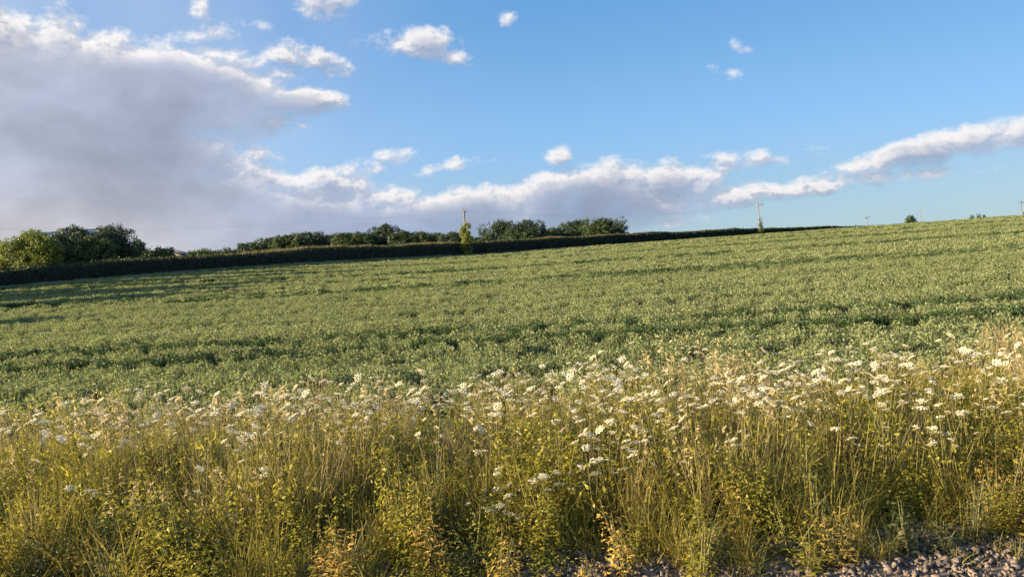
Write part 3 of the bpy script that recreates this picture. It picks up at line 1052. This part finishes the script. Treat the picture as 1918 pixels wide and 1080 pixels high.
def seed_grass(n, h, w):
    """stalks that end in feathery seed heads"""
    g = Geo()
    r = np.sqrt(RNG.random(n)) * w * 0.5; a = RNG.uniform(0, 6.28, n)
    for i in range(n):
        b = np.array([r[i] * math.cos(a[i]), r[i] * math.sin(a[i]), 0.0])
        d = np.array([RNG.normal(0, .16), RNG.normal(0, .16), 1.0]); L = h * RNG.uniform(.75, 1.1)
        top = b + d * L
        blades(g, b[None], d[None], np.array([L]), np.array([0.005]), np.array([0.03]), 2, tint=np.array([0.4]))
        k = 14
        t = RNG.uniform(0, 1, k)
        c = top[None] + np.array([0, 0, 1.0]) * ((t - 0.7) * 0.20)[:, None] + RNG.normal(0, 0.012, (k, 3))
        leaf_quads(g, c, np.full(k, 0.045), None, 0.28, tint=RNG.uniform(.5, 1, k))
    return g


def leafy(n, h, w, leaf, stems=4):
    """branching leafy weed"""
    g = Geo()
    for s in range(stems):
        b = np.array([RNG.normal(0, w * .15), RNG.normal(0, w * .15), 0]); d = np.array([RNG.normal(0, .22), RNG.normal(0, .22), 1.0])
        L = h * RNG.uniform(.7, 1.05)
        k = n // stems
        t = RNG.random(k) ** 0.8
        ang = RNG.uniform(0, 6.28, k)
        reach = w * 0.38 * (1.05 - t * 0.75) * RNG.random(k) ** 0.5
        c = b + d * (t * L)[:, None] + np.stack([np.cos(ang) * reach, np.sin(ang) * reach, -0.15 * reach], 1)
        nn = np.stack([np.cos(ang) * .5, np.sin(ang) * .5, np.full(k, .8)], 1) + RNG.normal(0, .35, (k, 3))
        nn /= np.linalg.norm(nn, axis=1, keepdims=True)
        leaf_quads(g, c, leaf * (1.15 - 0.5 * t), nn, 0.45)
    return g


grass_p = [tuft(70, 1.0, 0.34, 0.011, 'grass').obj('grass_tuft', 'grass', link=False) for _ in range(4)]
dry_p = [tuft(45, 1.0, 0.30, 0.008, 'dry', 0.2, 0.3).obj('dry_tuft', 'dry', link=False) for _ in range(3)]
seed_p = [seed_grass(16, 1.0, 0.40).obj('seed_tuft', 'dry', link=False) for _ in range(3)]
weed_p = [leafy(230, 1.0, 0.48, 0.058).obj('weed_tuft', 'weed', link=False) for _ in range(3)]
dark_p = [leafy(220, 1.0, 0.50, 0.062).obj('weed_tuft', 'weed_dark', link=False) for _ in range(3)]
low_p = [tuft(40, 0.32, 0.3, 0.012, 'grass', 0.6, 0.6).obj('low_tuft', 'grass', link=False) for _ in range(3)]


def band(y0, y1, dens, hw0=0.72, margin=3.0):
    out = []
    for a in np.arange(y0, y1 - 1e-6, 0.5):
        b = a + 0.5
        hw = hw0 * b + margin
        n = int(2 * hw * 0.5 * dens)
        out.append(np.stack([RNG.uniform(-hw, hw, n), RNG.uniform(a, b, n)], 1))
    p = np.concatenate(out)
    return p[:, 0], p[:, 1]


def verge_edge(x):
    """where the plants start, seen from the track"""
    return 5.62 + 0.46 * sstep(x, -0.3, 2.0) + 0.40 * (vnoise(x * 0.8 + 3, x * 0) - 0.5) + 0.35 * (vnoise(x * 0.28 + 30, x * 0 + 1) - 0.5)


def verge_height(x, y):
    e = y - verge_edge(x)
    rise = 0.34 + 0.66 * sstep(e, -0.1, 1.0)
    fall = 1 - 0.50 * sstep(y, 8.6, 11.6)
    lump = 0.72 + 0.36 * vnoise(x * 0.55, y * 0.5 + 7) + 0.26 * vnoise(x * 1.9 + 5, y * 1.4)
    return 0.97 * rise * fall * lump


def put(name, protos, y0, y1, dens, hmul, label, keep=None, cat='grass', wmul=1.0, tl=0.12):
    x, y = band(y0, y1, dens)
    ok = (y > verge_edge(x))
    if keep is not None: ok &= RNG.random(len(x)) < keep(x, y)
    x, y = x[ok], y[ok]
    n = len(x)
    h = verge_height(x, y) * hmul * RNG.uniform(0.75, 1.2, n)
    w = wmul * RNG.uniform(0.8, 1.25, n) * np.clip(h, 0.5, 1.1)
    scatter(name, protos, np.stack([x, y, ground_z(x, y)], 1), RNG.uniform(0, 6.28, n), np.stack([w, w, h], 1), RNG.normal(0, tl, (n, 2)), label, cat)


patch = lambda x, y, f, o: vnoise(x * f + o, y * f + o * 1.7)
put('verge_grass', grass_p, 5.2, 11.0, 10.5, 0.90, 'tall yellow-green grass filling the railway verge', lambda x, y: 0.12 + 1.0 * sstep(patch(x, y, 1.5, 11), .25, .7))
put('verge_weeds', weed_p, 5.2, 9.5, 14, 0.84, 'yellow-green leafy undergrowth between the verge grasses', lambda x, y: sstep(patch(x, y, 1.3, 5), 0.35, 0.7), cat='undergrowth')
put('gap_shade_undergrowth', dark_p, 6.0, 9.0, 9, 0.72, 'undergrowth deep in the verge, coloured dark for the shaded gaps', lambda x, y: sstep(patch(x, y, 1.1, 21), 0.35, 0.65), cat='undergrowth')  # dark leaf colour paints in the shade of the gaps between plants
put('dry_grass', dry_p, 5.3, 13.2, 4.2, 0.9, 'dry straw-coloured grass through the verge', lambda x, y: np.clip(sstep(patch(x, y, 0.9, 33), 0.35, 0.75) + 0.7 * sstep(y, 9.5, 11.5), 0, 1))
put('seed_grass', seed_p, 6.6, 13.4, 2.2, 1.04, 'feathery tan seed heads above the verge grass', lambda x, y: 0.25 + 0.6 * sstep(y, 8.0, 11.0))
put('margin_weeds', [p for p in weed_p], 9.5, 13.5, 3.0, 0.75, 'sparse green weeds where the verge meets the crop', lambda x, y: sstep(patch(x, y, 0.7, 44), 0.3, 0.7), cat='undergrowth')

# ballast stones at the verge foot
stones = []
for _ in range(4):
    g = Geo()
    V = np.array([(a, b, c) for a in (-1, 1) for b in (-1, 1) for c in (-1, 1)], float)
    V = V * RNG.uniform(0.55, 1.0, (8, 3)) * np.array([0.020, 0.015, 0.010])
    T6 = np.array([(0, 1, 3), (0, 3, 2), (4, 6, 7), (4, 7, 5), (0, 4, 5), (0, 5, 1), (2, 3, 7), (2, 7, 6), (0, 2, 6), (0, 6, 4), (1, 5, 7), (1, 7, 3)])
    g.add(V, T6, RNG.random(12))
    stones.append(g.obj('stone', 'stone', link=False))
n = 38000
x = RNG.uniform(-9, 9, n); y = RNG.uniform(4.4, 6.7, n)
sc = np.clip(np.exp(RNG.normal(-.35, .55, n)), .2, 2.2)
scatter('ballast_gravel', stones, np.stack([x, y, 0.058 - 0.0275 * np.clip(y - 4.6, 0, 2) + 0.012 * RNG.random(n)], 1), RNG.uniform(0, 6.28, n), np.stack([sc] * 3, 1), RNG.uniform(-3, 3, (n, 2)),
        'loose grey-brown ballast stones at the foot of the verge', 'gravel')
x, y = band(4.8, 6.6, 12)
ok = (y > verge_edge(x) - 0.35) & (RNG.random(len(x)) < sstep(patch(x, y, 1.6, 8), 0.38, 0.7)); x, y = x[ok], y[ok]
sc = RNG.uniform(.5, 1.1, len(x))
scatter('low_grass', low_p, np.stack([x, y, 0 * x + 0.01], 1), RNG.uniform(0, 6.28, len(x)), np.stack([sc] * 3, 1), RNG.normal(0, .1, (len(x), 2)), 'short grass tufts creeping out over the gravel', 'grass')


# white umbel plants: each one a thing with stems, leaves and flower heads
def umbel_mesh(seed):
    rs = np.random.default_rng(seed)
    g = Geo()
    k = 17                                              # small umbellets on spokes
    R = 0.042
    for i in range(k):
        a = i * 2.39996; r = R * math.sqrt((i + .4) / k)
        c = np.array([r * math.cos(a), r * math.sin(a), 0.010 - 6.0 * r * r + rs.normal(0, .002)])
        m = 5
        pts = c + np.stack([rs.normal(0, .006, m), rs.normal(0, .006, m), rs.normal(0, .0025, m)], 1)
        nn = np.tile([[0, 0, 1.0]], (m, 1)) + rs.normal(0, .4, (m, 3)); nn /= np.linalg.norm(nn, axis=1, keepdims=True)
        leaf_quads(g, pts, np.full(m, 0.013), nn, 0.95)
    return g


heads = []
for i in range(4):
    me = umbel_mesh(i).mesh('flower_head'); me.materials.append(MAT['white']); heads.append(me)
faded = []
for i in range(2):
    me = umbel_mesh(i + 40).mesh('flower_head'); me.materials.append(MAT['faded']); faded.append(me)
spokes = Geo()
for i in range(9):
    a = i * 0.698; tube(spokes, [(0, 0, -0.045), (0.030 * math.cos(a), 0.030 * math.sin(a), 0.0)], [0.0012, 0.0010], 3, cap=False)
spoke_me = spokes.mesh('flower_spokes'); spoke_me.materials.append(MAT['stem'])


def umbel_plant(nheads, H, seed, spread=0.24):
    rs = np.random.default_rng(seed + 900)
    root = empty('white_umbel_plant', (0, 0, 0))
    g = Geo(); lf = Geo()
    hubs = []
    nmain = max(1, nheads // 3)
    for s in range(nheads):
        a = rs.uniform(0, 6.28); r = spread * rs.uniform(.2, 1)
        top = np.array([r * math.cos(a), r * math.sin(a), H * rs.uniform(.72, 1.0)])
        fork = np.array([top[0] * .25, top[1] * .25, top[2] * rs.uniform(.4, .6)])
        tube(g, [(0, 0, -.02), tuple(fork), tuple(fork * .4 + top * .6 + np.array([0, 0, .02])), tuple(top)], [.0045, .0035, .0025, .002], 4, cap=False)
        hubs.append(top)
    k = 46
    t = rs.random(k); ang = rs.uniform(0, 6.28, k); rr = .16 * rs.random(k) ** .5
    c = np.stack([rr * np.cos(ang), rr * np.sin(ang), H * .75 * t], 1)
    leaf_quads(lf, c, np.full(k, .06), None, .35)
    g.obj('stem', 'stem', root)
    lf.obj('foliage', 'weed', root)
    for i, hb in enumerate(hubs):
        o = bpy.data.objects.new('flower_head', heads[i % 4] if rs.random() > .14 else faded[i % 2]); COL.objects.link(o); o.parent = root
        o.location = hb + np.array([0, 0, .045])
        sc_ = rs.uniform(.52, 1.14)
        o.scale = (sc_, sc_, sc_)
        o.rotation_euler = (rs.normal(0, .33), rs.normal(0, .33), rs.uniform(0, 6))
        sp = bpy.data.objects.new('flower_spokes', spoke_me); COL.objects.link(sp); sp.parent = o
    return root


umb = [umbel_plant(3, 1.0, 0), umbel_plant(4, 1.0, 1), umbel_plant(5, 1.0, 2, .28), umbel_plant(6, 1.0, 3, .30), umbel_plant(4, 1.0, 4, .22), umbel_plant(5, 1.0, 5, .2)]
used = [False] * 6


def place_umbel(x, y, h, label, group):
    i = RNG.integers(0, 6)
    o = umb[i] if not used[i] else copy_tree(umb[i])
    used[i] = True
    o.location = (x, y, gz(x, y))
    o.rotation_euler = (RNG.normal(0, .06), RNG.normal(0, .06), RNG.uniform(0, 6.28))
    o.scale = (1, 1, h)
    for ch in o.children:                                # keep the heads round when the plant is taller
        if ch.name.startswith('flower_head'):
            ch.scale = (ch.scale.x, ch.scale.x, ch.scale.x / h)
    tag(o, label, 'wildflower', group)


cnt = 0
tries = 0
while cnt < 276 and tries < 9000:
    tries += 1
    y = float(RNG.uniform(7.0, 10.3)); hw = 0.69 * y + .3; x = float(RNG.uniform(-hw, hw))
    # thick in the middle and right, thin on the left
    w = 0.35 + 0.65 * float(sstep(x, -4.5, 0.0)); w *= 0.3 + 1.1 * float(vnoise(x * .8 + 77, y * .8)); w *= 1 + 2.2 * math.exp(-((x - .1) / 1.2) ** 2 - ((y - 8.9) / .9) ** 2)
    if RNG.random() > w: continue
    h = float(verge_height(x, y)) * RNG.uniform(.98, 1.22) + 0.04
    h = min(h, 1.32)
    row_ = 'front of flower band' if y < 8.5 else 'back of flower band'
    if x < -2: zone = 'on thinly flowered stretch left of dense patch'
    elif x < 1.3: zone = 'in dense pale patch below the wood'
    elif x < 3.6: zone = 'between dense patch and bare gravel corner'
    else: zone = 'above bare gravel corner at verge end'
    place_umbel(x, y, h, 'tall white umbel plant, %s, %s' % (row_, zone), 'tall white umbels, ' + row_ + ', ' + zone)
    cnt += 1
# low flowers hanging in front of the dark middle of the verge
for (px, py) in ((905, 850), (925, 915), (950, 935), (990, 880), (1010, 905), (1060, 870), (1100, 805), (1120, 860), (1150, 835), (940, 955), (1040, 890), (1200, 840)):
    dep = 6.75 + RNG.uniform(-.15, .25)
    p = at(px, py, dep)
    place_umbel(p.x, p.y, max(.3, p.z), 'low white-flowered umbel plant in front of the dark mid-verge gap', 'low white flowers in mid verge')
for (px, py) in ((1770, 750), (1775, 790), (1790, 770), (1740, 800), (1600, 800), (1390, 780), (1370, 830), (480, 868), (440, 938), (165, 905), (370, 882)):
    dep = 6.9 + RNG.uniform(-.15, .25)
    p = at(px, py, dep)
    place_umbel(p.x, p.y, max(.3, p.z), 'short white-flowered umbel plant low on the ' + ('right' if px > 959 else 'left') + ' verge face', 'low white flowers, ' + ('right' if px > 959 else 'left') + ' verge')


# leafy weeds at the verge foot, one thing each
def weed_plant(h, w, seed, mat, leaf=0.075):
    root = empty('leafy_weed', (0, 0, 0))
    g = Geo(); lf = Geo()
    rs = np.random.default_rng(seed)
    for s in range(5):
        a = rs.uniform(0, 6.28); r = w * .3 * rs.random()
        top = np.array([r * 1.5 * math.cos(a), r * 1.5 * math.sin(a), h * rs.uniform(.45, 1)])
        tube(g, [(0.02 * rs.normal(), .02 * rs.normal(), -.02), tuple(top * .5 + np.array([0, 0, .03])), tuple(top)], [.006, .0045, .002], 4, cap=False)
        k = 70
        t = rs.random(k) ** .75; ang = rs.uniform(0, 6.28, k); rr = w * .34 * (1.0 - .45 * t) * rs.random(k) ** .5
        c = top * t[:, None] + np.stack([rr * np.cos(ang), rr * np.sin(ang), -.1 * rr], 1)
        nn = np.stack([np.cos(ang) * .5, np.sin(ang) * .5, np.full(k, .7)], 1) + rs.normal(0, .35, (k, 3)); nn /= np.linalg.norm(nn, axis=1, keepdims=True)
        leaf_quads(lf, c, leaf * (1.15 - .6 * t) * rs.uniform(.5, 1.1, k), nn, .34)
    g.obj('stem', 'stem', root)
    lf.obj('foliage', mat, root)
    return root


KINDS = [('weed', 'bright yellow-green leafy weed at the foot of the verge', 'yellow-green weeds at the verge foot'),
         ('rust', 'ochre-brown dock-like weed at the foot of the verge', 'ochre weeds at the verge foot'),
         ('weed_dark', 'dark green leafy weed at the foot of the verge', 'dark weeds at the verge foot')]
protos = {k[0]: [weed_plant(1.0, .5, 5 + j + 10 * i, k[0]) for j in range(2)] for i, k in enumerate(KINDS)}
flag = {}
for i in range(84):
    x = float(RNG.uniform(-6.8, 6.8))
    y = float(verge_edge(x)) + RNG.uniform(-0.1, 1.25)
    f = vnoise(x * 0.9 + 50, 3.0)
    q = RNG.random()
    kind, lab, grp = KINDS[0] if q < 0.55 else (KINDS[1] if q < 0.80 else KINDS[2])
    j = RNG.integers(0, 2)
    src = protos[kind][j]
    o = src if not flag.get((kind, j)) else copy_tree(src)
    flag[(kind, j)] = True
    o.location = (x, y, 0.0)
    h = float(verge_height(x, y + 0.35)) * RNG.uniform(.5, 1.08)
    o.scale = (RNG.uniform(.7, 1.3), RNG.uniform(.7, 1.3), h)
    o.rotation_euler = (0, 0, RNG.uniform(0, 6.28))
    tag(o, lab, 'weed', grp)
# yellow-flowered weeds on the left, where the verge meets the crop
ypr = weed_plant(1.0, .42, 77, 'weed', .07)
for i, (px, py) in enumerate(((40, 745), (70, 760), (95, 740), (120, 765), (25, 775), (60, 800), (140, 750), (200, 735))):
    p = at(px, py, 10.2 + .5 * (i % 3))
    o = ypr if i == 0 else copy_tree(ypr)
    o.location = (p.x, p.y, gz(p.x, p.y))
    o.name = 'yellow_flowered_weed'
    o.scale = (1, 1, max(.5, p.z - gz(p.x, p.y)))
    o.rotation_euler = (0, 0, RNG.uniform(0, 6.28))
    tag(o, 'yellow-flowered weed where the left verge meets the crop', 'weed', 'yellow-flowered weeds')
    if i == 0:
        g = Geo(); k = 18
        c = np.stack([RNG.normal(0, .11, k), RNG.normal(0, .11, k), RNG.uniform(.8, 1.04, k)], 1)
        leaf_quads(g, c, np.full(k, .03), None, .9)
        g.obj('blossom', 'yellow', o)
